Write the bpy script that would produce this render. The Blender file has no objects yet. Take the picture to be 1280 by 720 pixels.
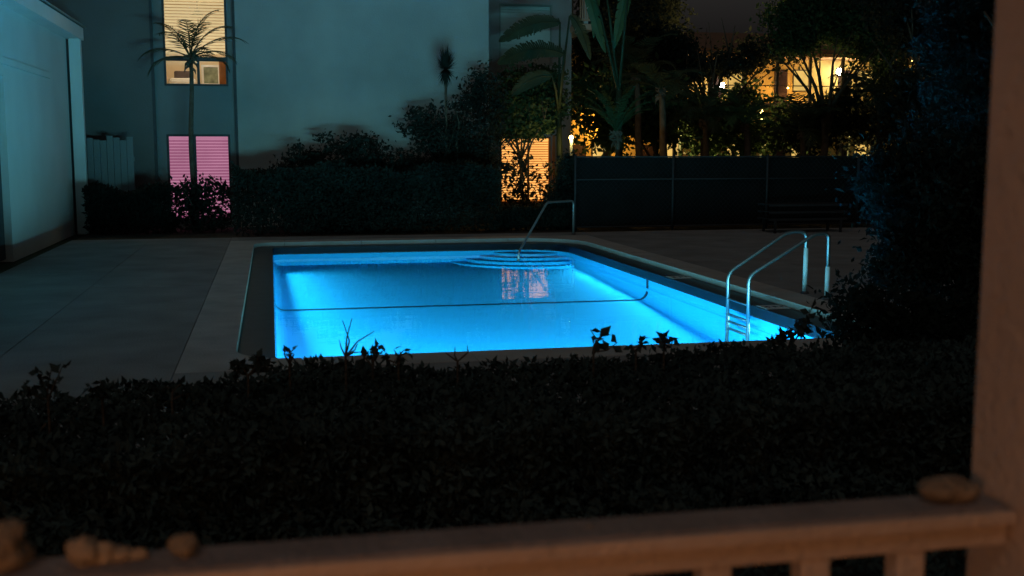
import bpy, math, random
import numpy as np
from mathutils import Vector
PI = math.pi
scn = bpy.context.scene
COL = scn.collection

# ------------------------------------------------------------------ camera
FPX, CAMH, HOR = 1400.0, 1.9, 185.0
pitch = math.atan((360 - HOR) / FPX); yaw = math.radians(12.1)
cam_d = bpy.data.cameras.new("camera"); cam = bpy.data.objects.new("camera", cam_d); COL.objects.link(cam)
cam.location = (0, 0, CAMH); cam.rotation_euler = (PI / 2 - pitch, 0, -yaw)
cam_d.sensor_width = 36.0; cam_d.lens = 36.0 * FPX / 1280.0
cam_d.clip_start = 0.05; cam_d.clip_end = 600
cam_d.dof.use_dof = True; cam_d.dof.focus_distance = 19.0; cam_d.dof.aperture_fstop = 3.6
scn.camera = cam

# ------------------------------------------------------------------ world, night skylight, exposure
w = bpy.data.worlds.new("World"); scn.world = w; w.use_nodes = True
nt = w.node_tree; bg = nt.nodes["Background"]
sky = nt.nodes.new("ShaderNodeTexSky"); sky.sky_type = 'NISHITA'; sky.sun_disc = False
sky.sun_elevation = math.radians(-1.0); sky.sun_rotation = math.radians(200)
sky.air_density = 2.0; sky.dust_density = 4.0
hsv = nt.nodes.new("ShaderNodeHueSaturation"); hsv.inputs["Saturation"].default_value = 0.12
nt.links.new(sky.outputs[0], hsv.inputs["Color"]); nt.links.new(hsv.outputs[0], bg.inputs[0])
bg.inputs[1].default_value = 0.12
md = bpy.data.lights.new("deck_fill", 'SUN'); md.energy = 0.11; md.angle = math.radians(20); md.color = (1.0, 0.90, 0.84)  # dim soft sun lamp added to brighten the deck
mo = bpy.data.objects.new("deck_fill", md); COL.objects.link(mo); mo.rotation_euler = (math.radians(32), math.radians(-22), 0)
scn.view_settings.view_transform = 'Standard'; scn.view_settings.look = 'None'
scn.view_settings.exposure = 0.0; scn.view_settings.gamma = 1.0
scn.cycles.max_bounces = 10; scn.cycles.diffuse_bounces = 5; scn.cycles.transparent_max_bounces = 16
scn.cycles.use_denoising = True
scn.cycles.sample_clamp_indirect = 4.0

# ------------------------------------------------------------------ pixel -> world (used to read sizes off the picture)
_F = Vector((math.sin(yaw) * math.cos(pitch), math.cos(yaw) * math.cos(pitch), -math.sin(pitch)))
_R = Vector((math.cos(yaw), -math.sin(yaw), 0)); _U = _R.cross(_F)
def _ray(px, py): return _F + _R * ((px - 640) / FPX) + _U * ((360 - py) / FPX)
def at(px, py, Y):
    d = _ray(px, py); return Vector((0, 0, CAMH)) + d * (Y / d.y)
def onz(px, py, z):
    d = _ray(px, py); return Vector((0, 0, CAMH)) + d * ((z - CAMH) / d.z)

# ------------------------------------------------------------------ materials
def mat(name, base, rough=0.7, var=0.15, scale=6.0, bump=0.0, bscale=60.0, metal=0.0, spec=0.3, dark=None, detail=5):
    m = bpy.data.materials.new(name); m.use_nodes = True; t = m.node_tree; b = t.nodes["Principled BSDF"]
    b.inputs["Roughness"].default_value = rough; b.inputs["Metallic"].default_value = metal
    b.inputs["Specular IOR Level"].default_value = spec
    tc = t.nodes.new("ShaderNodeTexCoord")
    n = t.nodes.new("ShaderNodeTexNoise"); n.inputs["Scale"].default_value = scale; n.inputs["Detail"].default_value = detail
    t.links.new(tc.outputs["Object"], n.inputs["Vector"])
    r = t.nodes.new("ShaderNodeValToRGB"); r.color_ramp.elements[0].position = 0.3; r.color_ramp.elements[1].position = 0.7
    c = np.array(base); d = np.array(dark) if dark is not None else c * (1 - var)
    r.color_ramp.elements[0].color = (*d, 1); r.color_ramp.elements[1].color = (*np.minimum(c * (1 + var * .6), 1), 1)
    t.links.new(n.outputs["Fac"], r.inputs[0]); t.links.new(r.outputs[0], b.inputs["Base Color"])
    if bump:
        n2 = t.nodes.new("ShaderNodeTexNoise"); n2.inputs["Scale"].default_value = bscale; n2.inputs["Detail"].default_value = 6
        t.links.new(tc.outputs["Object"], n2.inputs["Vector"])
        bp = t.nodes.new("ShaderNodeBump"); bp.inputs["Strength"].default_value = bump; bp.inputs["Distance"].default_value = 0.02
        t.links.new(n2.outputs["Fac"], bp.inputs["Height"]); t.links.new(bp.outputs[0], b.inputs["Normal"])
    return m
def emit(name, col, s, var=0.0, scale=3.0):
    m = bpy.data.materials.new(name); m.use_nodes = True; t = m.node_tree; t.nodes.remove(t.nodes["Principled BSDF"])
    e = t.nodes.new("ShaderNodeEmission"); e.inputs[1].default_value = s; e.inputs[0].default_value = (*col, 1)
    if var:
        tc = t.nodes.new("ShaderNodeTexCoord"); n = t.nodes.new("ShaderNodeTexNoise"); n.inputs["Scale"].default_value = scale
        r = t.nodes.new("ShaderNodeMapRange"); r.inputs[3].default_value = s * (1 - var); r.inputs[4].default_value = s * (1 + var)
        r.inputs[1].default_value = .3; r.inputs[2].default_value = .7
        t.links.new(tc.outputs["Object"], n.inputs["Vector"]); t.links.new(n.outputs["Fac"], r.inputs[0]); t.links.new(r.outputs[0], e.inputs[1])
    t.links.new(e.outputs[0], t.nodes["Material Output"].inputs[0]); return m
M = {}
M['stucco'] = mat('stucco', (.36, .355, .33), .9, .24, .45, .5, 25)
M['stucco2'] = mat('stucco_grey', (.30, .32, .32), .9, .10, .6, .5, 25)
M['stuccoshade'] = mat('stucco_shaded', (.14, .145, .14), .9, .12, .6, .5, 25)  # darker copy of the stucco; the left wall's shade is put into the colour
M['panel'] = mat('recess_panel', (.20, .22, .22), .85, .12, .8, .3, 20)
M['white'] = mat('white_paint', (.72, .74, .72), .6, .06, 1.2, .15, 30)
M['siding'] = mat('white_stucco', (.62, .66, .64), .9, .08, .7, .5, 22)
M['trimdark'] = mat('dark_trim', (.06, .065, .07), .6, .2)
M['greytrim'] = mat('grey_green_trim', (.22, .27, .25), .7, .1)
M['deck'] = mat('deck_concrete', (.27, .265, .26), .9, .22, 1.4, .6, 40, detail=9)
M['coping'] = mat('coping_concrete', (.46, .43, .40), .85, .18, 2.2, .5, 45, detail=8)
M['tile'] = mat('dark_blue_tile', (.035, .045, .06), .45, .3, 5)
M['wline'] = mat('waterline_tile', (.008, .012, .02), .5, .3, 5)
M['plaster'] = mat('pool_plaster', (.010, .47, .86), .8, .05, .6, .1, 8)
M['line'] = mat('navy_tile', (.01, .02, .05), .5, .1)
M['steel'] = mat('stainless_steel', (.22, .235, .24), .42, .06, 9, 0, 1, 1.0, .5)
M['pvc'] = mat('white_post_paint', (.55, .57, .57), .4, .05)
M['galv'] = mat('galvanised_steel', (.35, .37, .37), .45, .15, 12, 0, 1, .7)
M['coated'] = mat('dark_coated_steel', (.03, .03, .033), .6, .2, 12)
M['screen'] = mat('windscreen_fabric', (.006, .006, .006), .95, .35, 1.5, .3, 40)
M['soil'] = mat('planting_soil', (.05, .04, .03), 1, .4, 2, 1, 20)
M['grass'] = mat('dark_lawn', (.04, .055, .03), 1, .5, 1.2, 1, 30)
M['bark'] = mat('bark', (.11, .085, .06), .95, .35, 8, .8, 30)
M['leaf'] = mat('hedge_leaf', (.05, .075, .07), .75, .45, 2.5, spec=.12)
M['leafdim'] = mat('dull_leaf', (.026, .036, .030), .85, .45, 1.5, spec=.05)
M['leafgreen'] = mat('green_leaf', (.035, .08, .033), .65, .4, 1.3)
M['banana'] = mat('banana_leaf', (.035, .11, .055), .55, .25, 3)
M['frond'] = mat('palm_frond', (.04, .065, .035), .6, .3, 3)
M['railpaint'] = mat('old_rail_paint', (.62, .50, .42), .55, .10, 7, .35, 60)
M['railtop'] = mat('dimmed_rail_top', (.33, .28, .27), .8, .25, 9, .6, 70)  # cap darkened in its colour for the grazing light it gets
M['rock'] = mat('coral_rock', (.34, .27, .20), .95, .35, 22, 1, 60)
M['shell'] = mat('conch_shell', (.42, .33, .24), .7, .3, 16, .6, 40)
M['wood'] = mat('orange_wood', (.50, .20, .07), .5, .25, 3)
M['roomwall'] = mat('room_wall', (.72, .62, .45), .9, .04)
M['sofa'] = mat('dark_upholstery', (.10, .08, .08), .9, .2)
M['art'] = mat('dim_print', (.25, .30, .22), .8, .6, 6)
M['stair'] = mat('brown_balcony', (.22, .12, .07), .8, .2)
M['cream'] = mat('cream_wall', (.60, .46, .17), .9, .12, .5)
M['door'] = mat('dark_door', (.05, .03, .03), .6, .2)
M['soffit'] = mat('pale_soffit', (.5, .36, .25), .8, .1)
M['blind'] = emit('lit_blind', (1.0, .78, .40), .70, .10, 1.5)
M['blind_b'] = emit('lit_blind_gap', (1.0, .66, .26), .36)
M['pink'] = emit('pink_blind', (.92, .38, .60), .50, .14, 1.2)
M['pink_b'] = emit('pink_blind_gap', (.9, .22, .50), .26)
M['orange'] = emit('orange_blind', (1.0, .45, .11), 1.4, .15, 1.5)
M['orange_b'] = emit('orange_blind_gap', (1.0, .28, .04), .5)
M['bulb'] = emit('bulb_white', (1.0, .9, .7), 60)
M['bulby'] = emit('bulb_yellow', (1.0, .62, .18), 25)
M['poollens'] = emit('pool_lamp_lens', (.3, .85, 1.0), 6)
M['lampglass'] = emit('porch_lamp_glass', (1.0, .55, .22), 2)
M['farwin'] = emit('far_lit_window', (1.0, .62, .16), .8, .3, 1.0)
M['blinddim'] = mat('unlit_blind', (.52, .58, .55), .8, .05)
M['glass'] = mat('dark_glass', (.02, .025, .03), .08, .1, spec=.6)
M['marker'] = mat('marker_tile', (.62, .66, .66), .4, .06)
M['flower'] = mat('pale_flower', (.7, .66, .5), .7, .1)

for k_ in ('leafdim', 'leafgreen', 'frond', 'banana'):      # leaves let some light through
    t_ = M[k_].node_tree; b_ = t_.nodes["Principled BSDF"]; mx_ = t_.nodes.new("ShaderNodeMixShader"); tl_ = t_.nodes.new("ShaderNodeBsdfTranslucent")
    src_ = b_.inputs["Base Color"].links[0].from_socket; g_n = t_.nodes.new("ShaderNodeGamma"); g_n.inputs[1].default_value = .72
    t_.links.new(src_, g_n.inputs[0]); t_.links.new(g_n.outputs[0], tl_.inputs[0]); mx_.inputs[0].default_value = .35
    t_.links.new(b_.outputs[0], mx_.inputs[1]); t_.links.new(tl_.outputs[0], mx_.inputs[2]); t_.links.new(mx_.outputs[0], t_.nodes["Material Output"].inputs[0])
def water_mat():
    m = bpy.data.materials.new('pool_water'); m.use_nodes = True; t = m.node_tree; t.nodes.clear()
    out = t.nodes.new("ShaderNodeOutputMaterial"); mix = t.nodes.new("ShaderNodeMixShader")
    tr = t.nodes.new("ShaderNodeBsdfTransparent"); tr.inputs[0].default_value = (.80, .97, 1, 1)
    gl = t.nodes.new("ShaderNodeBsdfGlossy"); gl.inputs["Roughness"].default_value = .01
    fr = t.nodes.new("ShaderNodeFresnel"); fr.inputs[0].default_value = 1.33
    tc = t.nodes.new("ShaderNodeTexCoord"); mp = t.nodes.new("ShaderNodeMapping"); mp.inputs["Scale"].default_value = (1.3, 2.6, 1)
    n = t.nodes.new("ShaderNodeTexNoise"); n.inputs["Scale"].default_value = 1.0; n.inputs["Detail"].default_value = 3
    b = t.nodes.new("ShaderNodeBump"); b.inputs["Strength"].default_value = .22; b.inputs["Distance"].default_value = .012
    L = t.links.new
    L(tc.outputs["Object"], mp.inputs[0]); L(mp.outputs[0], n.inputs[0]); L(n.outputs["Fac"], b.inputs["Height"])
    L(b.outputs[0], gl.inputs["Normal"]); L(b.outputs[0], fr.inputs["Normal"])
    L(fr.outputs[0], mix.inputs[0]); L(tr.outputs[0], mix.inputs[1]); L(gl.outputs[0], mix.inputs[2]); L(mix.outputs[0], out.inputs[0])
    return m
M['water'] = water_mat()

# ------------------------------------------------------------------ mesh helpers
class MB:
    def __init__(s): s.v = []; s.f = []
    def add(s, vs, fs):
        n = len(s.v); s.v += [tuple(v) for v in vs]; s.f += [tuple(i + n for i in f) for f in fs]; return s
    def box(s, x0, x1, y0, y1, z0, z1):
        return s.add([(x0,y0,z0),(x1,y0,z0),(x1,y1,z0),(x0,y1,z0),(x0,y0,z1),(x1,y0,z1),(x1,y1,z1),(x0,y1,z1)],
                     [(0,3,2,1),(4,5,6,7),(0,1,5,4),(1,2,6,5),(2,3,7,6),(3,0,4,7)])
    def quad(s, a, b, c, d): return s.add([a, b, c, d], [(0, 1, 2, 3)])
    def tube(s, pts, rad, seg=8, cap=True):
        pts = [Vector(p) for p in pts]; n = len(pts)
        rad = rad if isinstance(rad, (list, tuple)) else [rad] * n
        vs = []; prev = None
        for i, p in enumerate(pts):
            t = (pts[min(i + 1, n - 1)] - pts[max(i - 1, 0)]).normalized()
            if prev is None: a = Vector((0, 0, 1)) if abs(t.z) < .9 else Vector((1, 0, 0)); u = t.cross(a).normalized()
            else: u = (prev - t * prev.dot(t)).normalized()
            prev = u; v = t.cross(u)
            for k in range(seg):
                an = 2 * PI * k / seg; vs.append(p + (u * math.cos(an) + v * math.sin(an)) * rad[i])
        fs = [(i*seg+k, i*seg+(k+1)%seg, (i+1)*seg+(k+1)%seg, (i+1)*seg+k) for i in range(n - 1) for k in range(seg)]
        if cap: fs += [tuple(range(seg))[::-1], tuple(range((n - 1) * seg, n * seg))]
        return s.add(vs, fs)
    def build(s, name, m, parent=None, smooth=False, bevel=0.0, loc=None):
        me = bpy.data.meshes.new(name); me.from_pydata(s.v, [], s.f); me.update()
        if smooth: me.polygons.foreach_set('use_smooth', [True] * len(me.polygons))
        me.materials.append(m); o = bpy.data.objects.new(name, me); COL.objects.link(o)
        if loc: o.location = loc
        if parent: o.parent = parent
        if bevel:
            b = o.modifiers.new('bevel', 'BEVEL'); b.width = bevel; b.segments = 2; b.limit_method = 'ANGLE'
        return o
def tag(o, label=None, cat=None, group=None, kind=None):
    for k, v in (('label', label), ('category', cat), ('group', group), ('kind', kind)):
        if v: o[k] = v
    return o
def thing(name, label, cat, loc=(0, 0, 0), group=None):
    o = bpy.data.objects.new(name, None); o.empty_display_size = .2; COL.objects.link(o); o.location = loc
    return tag(o, label, cat, group)
def setting(name, label=None):
    o = bpy.data.objects.new(name, None); COL.objects.link(o); return tag(o, label, None, None, 'structure')
def box(name, m, parent, x0, x1, y0, y1, z0, z1, bevel=0): return MB().box(x0, x1, y0, y1, z0, z1).build(name, m, parent, bevel=bevel)
def leaf_mesh(name, P, size, m, parent, rng, aspect=.5, upbias=0.0, hang=0.0):
    """many small folded leaves at points P (n,3)"""
    n = len(P); a = rng.normal(size=(n, 3)); a[:, 2] += -hang; a /= np.linalg.norm(a, axis=1)[:, None]
    b = rng.normal(size=(n, 3)); b[:, 2] += upbias; b -= a * (a * b).sum(1)[:, None]; b /= np.linalg.norm(b, axis=1)[:, None] + 1e-9
    s = size * rng.uniform(.55, 1.35, n)[:, None]; c = np.cross(a, b)
    mid = P + a * s * .45
    V = np.empty((n, 4, 3)); V[:, 0] = P; V[:, 1] = mid + b * s * aspect * .5 + c * s * .12; V[:, 2] = P + a * s; V[:, 3] = mid - b * s * aspect * .5 + c * s * .12
    me = bpy.data.meshes.new(name); me.vertices.add(n * 4); me.vertices.foreach_set('co', V.reshape(-1).astype(np.float32))
    idx = np.arange(n)[:, None] * 4
    L = np.concatenate([idx, idx + 1, idx + 2, idx, idx + 2, idx + 3], 1).reshape(-1).astype(np.int32)
    me.loops.add(n * 6); me.loops.foreach_set('vertex_index', L)
    me.polygons.add(n * 2); me.polygons.foreach_set('loop_start', np.arange(0, n * 6, 3, dtype=np.int32))
    me.update(calc_edges=True); me.validate()
    me.materials.append(m); o = bpy.data.objects.new(name, me); COL.objects.link(o)
    if parent: o.parent = parent
    return o
def blob_points(blobs, n, rng, clump=.22, per=45, shell=.55):
    """leaf positions: clumps scattered in ellipsoids (x,y,z,rx,ry,rz), denser near the surface"""
    blobs = np.array(blobs, float); vol = (blobs[:, 3] * blobs[:, 4] * blobs[:, 5]) ** (2 / 3); k = max(6, n // per)
    ids = rng.choice(len(blobs), k, p=vol / vol.sum()); u = rng.normal(size=(k, 3)); u /= np.linalg.norm(u, axis=1)[:, None]
    r = rng.uniform(shell ** 3, 1, k) ** (1 / 3)
    C = blobs[ids, :3] + u * r[:, None] * blobs[ids, 3:]
    sz = clump * rng.uniform(.5, 1.5, k)
    j = rng.integers(0, k, n); return C[j] + rng.normal(size=(n, 3)) * sz[j][:, None] * np.array([1, 1, .75])
HOLES = [at(952, 140, 38), at(850, 160, 35), at(1050, 90, 34), at(903, 107, 36), at(1141, 75, 30), at(985, 108, 34), at(1050, 90, 36), at(903, 107, 38), at(985, 105, 38), at(1065, 100, 34), at(890, 112, 36)]
def limb_tree(parent, x, y, ztop, spread, r, seed, m, nl=7, z0=0.0, lean=0.0):
    rr = random.Random(seed); mb = MB(); zf = z0 + (ztop - z0) * .45
    tr = [(x, y, z0 - .1)]; 
    for i in range(1, 5): tr.append((x + lean * i / 4 + rr.uniform(-.1, .1), y + rr.uniform(-.1, .1), z0 + (zf - z0) * i / 4))
    mb.tube(tr, [r * 1.25, r, r * .9, r * .8, r * .72], 8)
    for k in range(nl):
        a = 2 * PI * k / nl + rr.uniform(-.3, .3); s = Vector(tr[rr.choice([3, 4])]); d = spread * rr.uniform(.5, 1)
        p = [s]; h = (ztop - s.z) * rr.uniform(.55, .95)
        for q in (.35, .7, 1): p.append(s + Vector((math.cos(a) * d * q + rr.uniform(-.1, .1), math.sin(a) * d * q * .8, h * q ** .8)))
        mb.tube(p, [r * .5, r * .36, r * .22, r * .08], 6)
        for q in range(2):
            e = p[2] + Vector((rr.uniform(-1, 1) * d * .5, rr.uniform(-1, 1) * d * .4, h * .3)); mb.tube([p[1 + q], (p[1 + q] + e) / 2, e], [r * .2, r * .13, r * .05], 5)
    return mb.build('trunk', m, parent, True)
def tree(name, label, cat, x, y, blobs, n, size, seed, leafm, ztop, spread, r, group=None, clump=.3, per=45, lean=0, z0=0., shell=.45, aspect=.5):
    """blobs in world coordinates"""
    rng = np.random.default_rng(seed); t = thing(name, label, cat, (x, y, z0), group)
    P = blob_points(blobs, n, rng, clump, per, shell) - np.array([x, y, z0]); P = P[P[:, 2] > .02 ]
    for h in HOLES:
        if y > 28: P = P[((P[:, 0] + x - h.x) ** 2 + ((P[:, 1] + y - h.y) * .15) ** 2 + (P[:, 2] + z0 - h.z) ** 2) > .42 ** 2]
    leaf_mesh('crown', P, size, leafm, t, rng, aspect)
    limb_tree(t, 0, 0, ztop - z0, spread, r, seed, M['bark'], lean=lean)
    return t

# ------------------------------------------------------------------ pool outline
PX0, PX1, PY0, PY1 = 0.0, 5.92, 10.60, 22.82
def outline(d, rs=(.18, .18, .95, .18), n=10):
    """corners: near-left, near-right, far-right, far-left; offset outwards by d"""
    c = [(PX0, PY0, PI, rs[0]), (PX1, PY0, 1.5 * PI, rs[1]), (PX1, PY1, 0, rs[2]), (PX0, PY1, .5 * PI, rs[3])]
    sg = [(1, 1), (-1, 1), (-1, -1), (1, -1)]; out = []
    for (x, y, a0, r), (sx, sy) in zip(c, sg):
        cx, cy = x + sx * r, y + sy * r
        for k in range(n + 1):
            a = a0 + (PI / 2) * k / n; out.append((cx + (r + d) * math.cos(a), cy + (r + d) * math.sin(a)))
    return out
def ring(mb, A, za, B, zb):
    n = len(A); mb.add([(x, y, za) for x, y in A] + [(x, y, zb) for x, y in B], [(i, (i + 1) % n, n + (i + 1) % n, n + i) for i in range(n)])

# ground: one sheet with a hole under the pool
g = MB(); X = [-300, PX0 - .6, PX1 + .6, 300]; Y = [-60, PY0 - .6, PY1 + .6, 420]
for i in range(3):
    for j in range(3):
        if (i, j) != (1, 1): g.quad((X[i], Y[j], -.06), (X[i+1], Y[j], -.06), (X[i+1], Y[j+1], -.06), (X[i], Y[j+1], -.06))
tag(g.build('ground', M['grass']), 'dark lawn and soil around the pool deck', kind='structure')
bedg = MB(); bedg.box(-4.05, 16, 24.65, 27.95, -.058, -.01); tag(bedg.build('planting_bed', M['soil']), 'dark soil strip between the deck and the apartment building', kind='structure')
bedg = MB(); bedg.box(-6, 12, 1.75, 6.45, -.058, -.012); tag(bedg.build('hedge_bed', M['soil']), 'dark soil strip under the front hedges', kind='structure')

# deck: concrete slabs with open joints
deck = setting('pool_deck', 'dim concrete deck of large slabs around the pool')
OX0, OX1, OY0, OY1 = PX0 - .85, PX1 + .85, PY0 - .85, PY1 + .85
rr = random.Random(4)
def cells(xs, ys):
    for i in range(len(xs) - 1):
        for j in range(len(ys) - 1):
            dz = rr.uniform(-.004, .002)
            box('deck_slab', M['deck'], deck, xs[i] + .003, xs[i+1] - .003, ys[j] + .003, ys[j+1] - .003, -.10, dz, bevel=.004)
ylist = [6.5, 8.4, OY0 - .0, 12.3, 14.2, 16.1, 18.0, 19.9, 21.8, OY1, 24.62]
cells([-4.08, -2.47, OX0], ylist); cells([OX1, 8.4, 10.1, 12.0, 14.0], ylist)
cells([OX0, .85, 2.6, 4.4, OX1], [6.5, 8.4, OY0]); cells([OX0, .85, 2.6, 4.4, OX1], [OY1, 24.62])

# pool coping: raised pale slabs; inner edge follows the rounded outline
cop = setting('pool_coping', 'pale raised concrete coping around the pool')
L = outline(.36); n = 11
def coping_piece(poly):
    mb = MB(); k = len(poly); dz = rr.uniform(-.001, .003)
    mb.add([(x, y, .002 + dz) for x, y in poly] + [(x, y, -.12) for x, y in poly],
           [tuple(range(k)), tuple(range(2 * k - 1, k - 1, -1))] + [(i, k + i, k + (i + 1) % k, (i + 1) % k) for i in range(k)])
    return mb.build('coping_slab', M['coping'], cop, bevel=.008)
g_ = .003
ins = .36; xi0, xi1, yi0, yi1 = PX0 - ins, PX1 + ins, PY0 - ins, PY1 + ins
ys = [yi0 + .6 + (yi1 - 1.4 - yi0 - .6) * k / 6 for k in range(7)]
for a, b in zip(ys[:-1], ys[1:]):
    coping_piece([(OX0 + g_, a + g_), (xi0, a + g_), (xi0, b - g_), (OX0 + g_, b - g_)])
    coping_piece([(xi1, a + g_), (OX1 - g_, a + g_), (OX1 - g_, b - g_), (xi1, b - g_)])
xs = [xi0 + .6 + (xi1 - 1.4 - xi0 - .6) * k / 3 for k in range(4)]
for a, b in zip(xs[:-1], xs[1:]):
    coping_piece([(a + g_, yi1), (b - g_, yi1), (b - g_, OY1 - g_), (a + g_, OY1 - g_)])
    coping_piece([(a + g_, OY0 + g_), (b - g_, OY0 + g_), (b - g_, yi0), (a + g_, yi0)])
coping_piece([(OX0+g_, OY0+g_), (xs[0]-g_, OY0+g_), (xs[0]-g_, yi0)] + list(reversed(L[0:n])) + [(xi0, ys[0]-g_), (OX0+g_, ys[0]-g_)])
coping_piece([(xs[-1]+g_, OY0+g_), (OX1-g_, OY0+g_), (OX1-g_, ys[0]-g_), (xi1, ys[0]-g_)] + list(reversed(L[n:2*n])) + [(xs[-1]+g_, yi0)])
coping_piece([(OX1-g_, ys[-1]+g_), (OX1-g_, OY1-g_), (xs[-1]+g_, OY1-g_), (xs[-1]+g_, yi1)] + list(reversed(L[2*n:3*n])) + [(xi1, ys[-1]+g_)])
coping_piece([(OX0+g_, OY1-g_), (OX0+g_, ys[-1]+g_), (xi0, ys[-1]+g_)] + list(reversed(L[3*n:4*n])) + [(xs[0]-g_, yi1), (xs[0]-g_, OY1-g_)])

# pool shell
WZ = -.20
pool = setting('swimming_pool', 'rectangular swimming pool lit blue from below the water')
mb = MB(); ring(mb, outline(0), -.08, outline(.37), -.08); mb.build('tile_edge', M['tile'], pool); mb = MB(); ring(mb, outline(0), WZ - .02, outline(0), -.08); mb.build('waterline_tile', M['wline'], pool)
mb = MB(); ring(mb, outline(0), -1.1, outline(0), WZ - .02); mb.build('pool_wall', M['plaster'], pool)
FL = [(PY0 - .1, -.76), (12.2, -.74), (17.15, -.545), (19.5, -.50), (PY1 + .05, -.44)]
def fz(y):
    for (a, za), (b, zb) in zip(FL[:-1], FL[1:]):
        if y <= b: return za + (zb - za) * (y - a) / (b - a)
    return FL[-1][1]
mb = MB()
for (a, za), (b, zb) in zip(FL[:-1], FL[1:]):
    mb.quad((PX0 - .05, a, za), (PX1 + .05, a, za), (PX1 + .05, b, zb), (PX0 - .05, b, zb))
for x0_, sg_ in ((PX0, 1), (PX1, -1)):      # rounded cove where floor and side wall meet
    cv = [(x0_ + sg_ * .16 * (1 - math.cos(k * PI / 12)), .16 * (1 - math.sin(k * PI / 12)) + .002) for k in range(7)]
    for (a, za), (b, zb) in zip(FL[:-1], FL[1:]):
        for (xa, ha), (xb, hb) in zip(cv[:-1], cv[1:]): mb.quad((xa, a, za + ha), (xb, a, za + hb), (xb, b, zb + hb), (xa, b, zb + ha))
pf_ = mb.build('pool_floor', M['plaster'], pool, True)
mb = MB(); R_ = .155   # dark safety line over the floor, coved up both walls
pl = [(PX0 + .004, WZ + .01)] + [(PX0 + .004 + R_ * (1 - math.cos(a)), fz(17.15) + .006 + R_ * (1 - math.sin(a))) for a in [k * PI / 12 for k in range(0, 7)]]
pr = [(PX1 - .004 - R_ * (1 - math.cos(a)), fz(17.15) + .006 + R_ * (1 - math.sin(a))) for a in [k * PI / 12 for k in range(6, -1, -1)]] + [(PX1 - .004, WZ + .01)]
line = pl + pr
for (xa, za), (xb, zb) in zip(line[:-1], line[1:]):
    mb.quad((xa, 17.09, za), (xb, 17.09, zb), (xb, 17.20, zb), (xa, 17.20, za))
mb.build('safety_line', M['line'], pool)
for k, (a, b, zt) in enumerate([(1.75, 1.50, -.42), (1.45, 1.18, -.365), (1.15, .86, -.31), (.85, .52, -.255)]):
    cx, cy = 5.35, PY1; pts = []
    for q in range(33):
        an = PI + PI * q / 32; x = cx + a * math.cos(an); y = cy + b * math.sin(an)
        if x < PX1 - .02: pts.append((x, y))
        else:
            pts.append((PX1 - .02, y)); break
    pts.append((PX1 - .02, cy)) ; kk = len(pts); mb = MB()
    mb.add([(x, y, zt) for x, y in pts] + [(x, y, -.6) for x, y in pts], [tuple(range(kk))] + [(i, kk + i, kk + (i + 1) % kk, (i + 1) % kk) for i in range(kk)])
    mb.build('pool_step', M['plaster'], pool, bevel=.012)
wpts = outline(-.003); mb = MB(); mb.add([(x, y, WZ) for x, y in wpts], [tuple(range(len(wpts)))])
tag(mb.build('pool_water', M['water']), 'clear rippled pool water', kind='structure')
def pool_lamp(loc, d, e, wh):
    t = thing('pool_lamp', 'underwater lamp, ' + wh + (' of four in the near pool wall' if abs(d[1]) > .5 else ''), 'lamp', loc, 'underwater lamps')
    m = MB(); D = Vector(d); m.tube([(0, 0, 0), D * .03], [.13, .12], 20); m.build('lamp_rim', M['steel'], t)
    m = MB(); m.tube([D * .03, D * .034], [.10, .10], 20); m.build('lens', M['poollens'], t)
    ld = bpy.data.lights.new('pool_light', 'AREA'); ld.shape = 'DISK'; ld.size = .2; ld.energy = e; ld.color = (.25, .84, .95)
    lo = bpy.data.objects.new('pool_light', ld); COL.objects.link(lo); lo.parent = t; lo.location = D * .045
    lo.rotation_euler = D.to_track_quat('-Z', 'Y').to_euler()
for x, wh, e_ in ((.9, 'leftmost', 110), (2.3, 'second from left', 70), (3.7, 'third from left', 45), (5.0, 'rightmost', 35)):  # one near-wall lamp inferred; the others are added to even its glow
    pool_lamp((x, PY0 + .002, -.46), (0, 1, 0), e_, wh)
def fill_strip(x, y0, y1, z, dx, e, label):  # strips added along three walls only to even out the pool glow
    t = thing('glow_fill_strip', label, 'lamp', (x, (y0 + y1) / 2, z), 'added underwater fill strips')
    MB().box(min(0, dx * .012), max(0, dx * .012), -(y1 - y0) / 2, (y1 - y0) / 2, -.022, .022).build('fill_strip_housing', M['plaster'], t)
    ld = bpy.data.lights.new('strip_fill_light', 'AREA'); ld.shape = 'RECTANGLE'; ld.size = y1 - y0; ld.size_y = .03; ld.energy = e; ld.color = (.25, .84, .95)
    lo = bpy.data.objects.new('strip_fill_light', ld); COL.objects.link(lo); lo.parent = t; lo.location = (dx * .015, 0, 0)
    ld.spread = math.radians(95); lo.rotation_euler = Vector((dx, 0, -.05)).to_track_quat('-Z', 'Y').to_euler()
    return lo
fill_strip(.002, 11.0, 21.6, -.245, 1, 185, 'long added underwater fill strip along the left pool wall')
ns = fill_strip(0, -2.6, 2.6, 0, 1, 300, 'added underwater fill strip along the near pool wall under the round lamps')
ns.parent.rotation_euler = (0, 0, PI / 2); ns.parent.location = ((PX0 + PX1) / 2, PY0 + .002, -.36)
fill_strip(PX1 - .002, 11.0, 21.6, -.38, -1, 145, 'long added underwater fill strip along the right pool wall')

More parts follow.
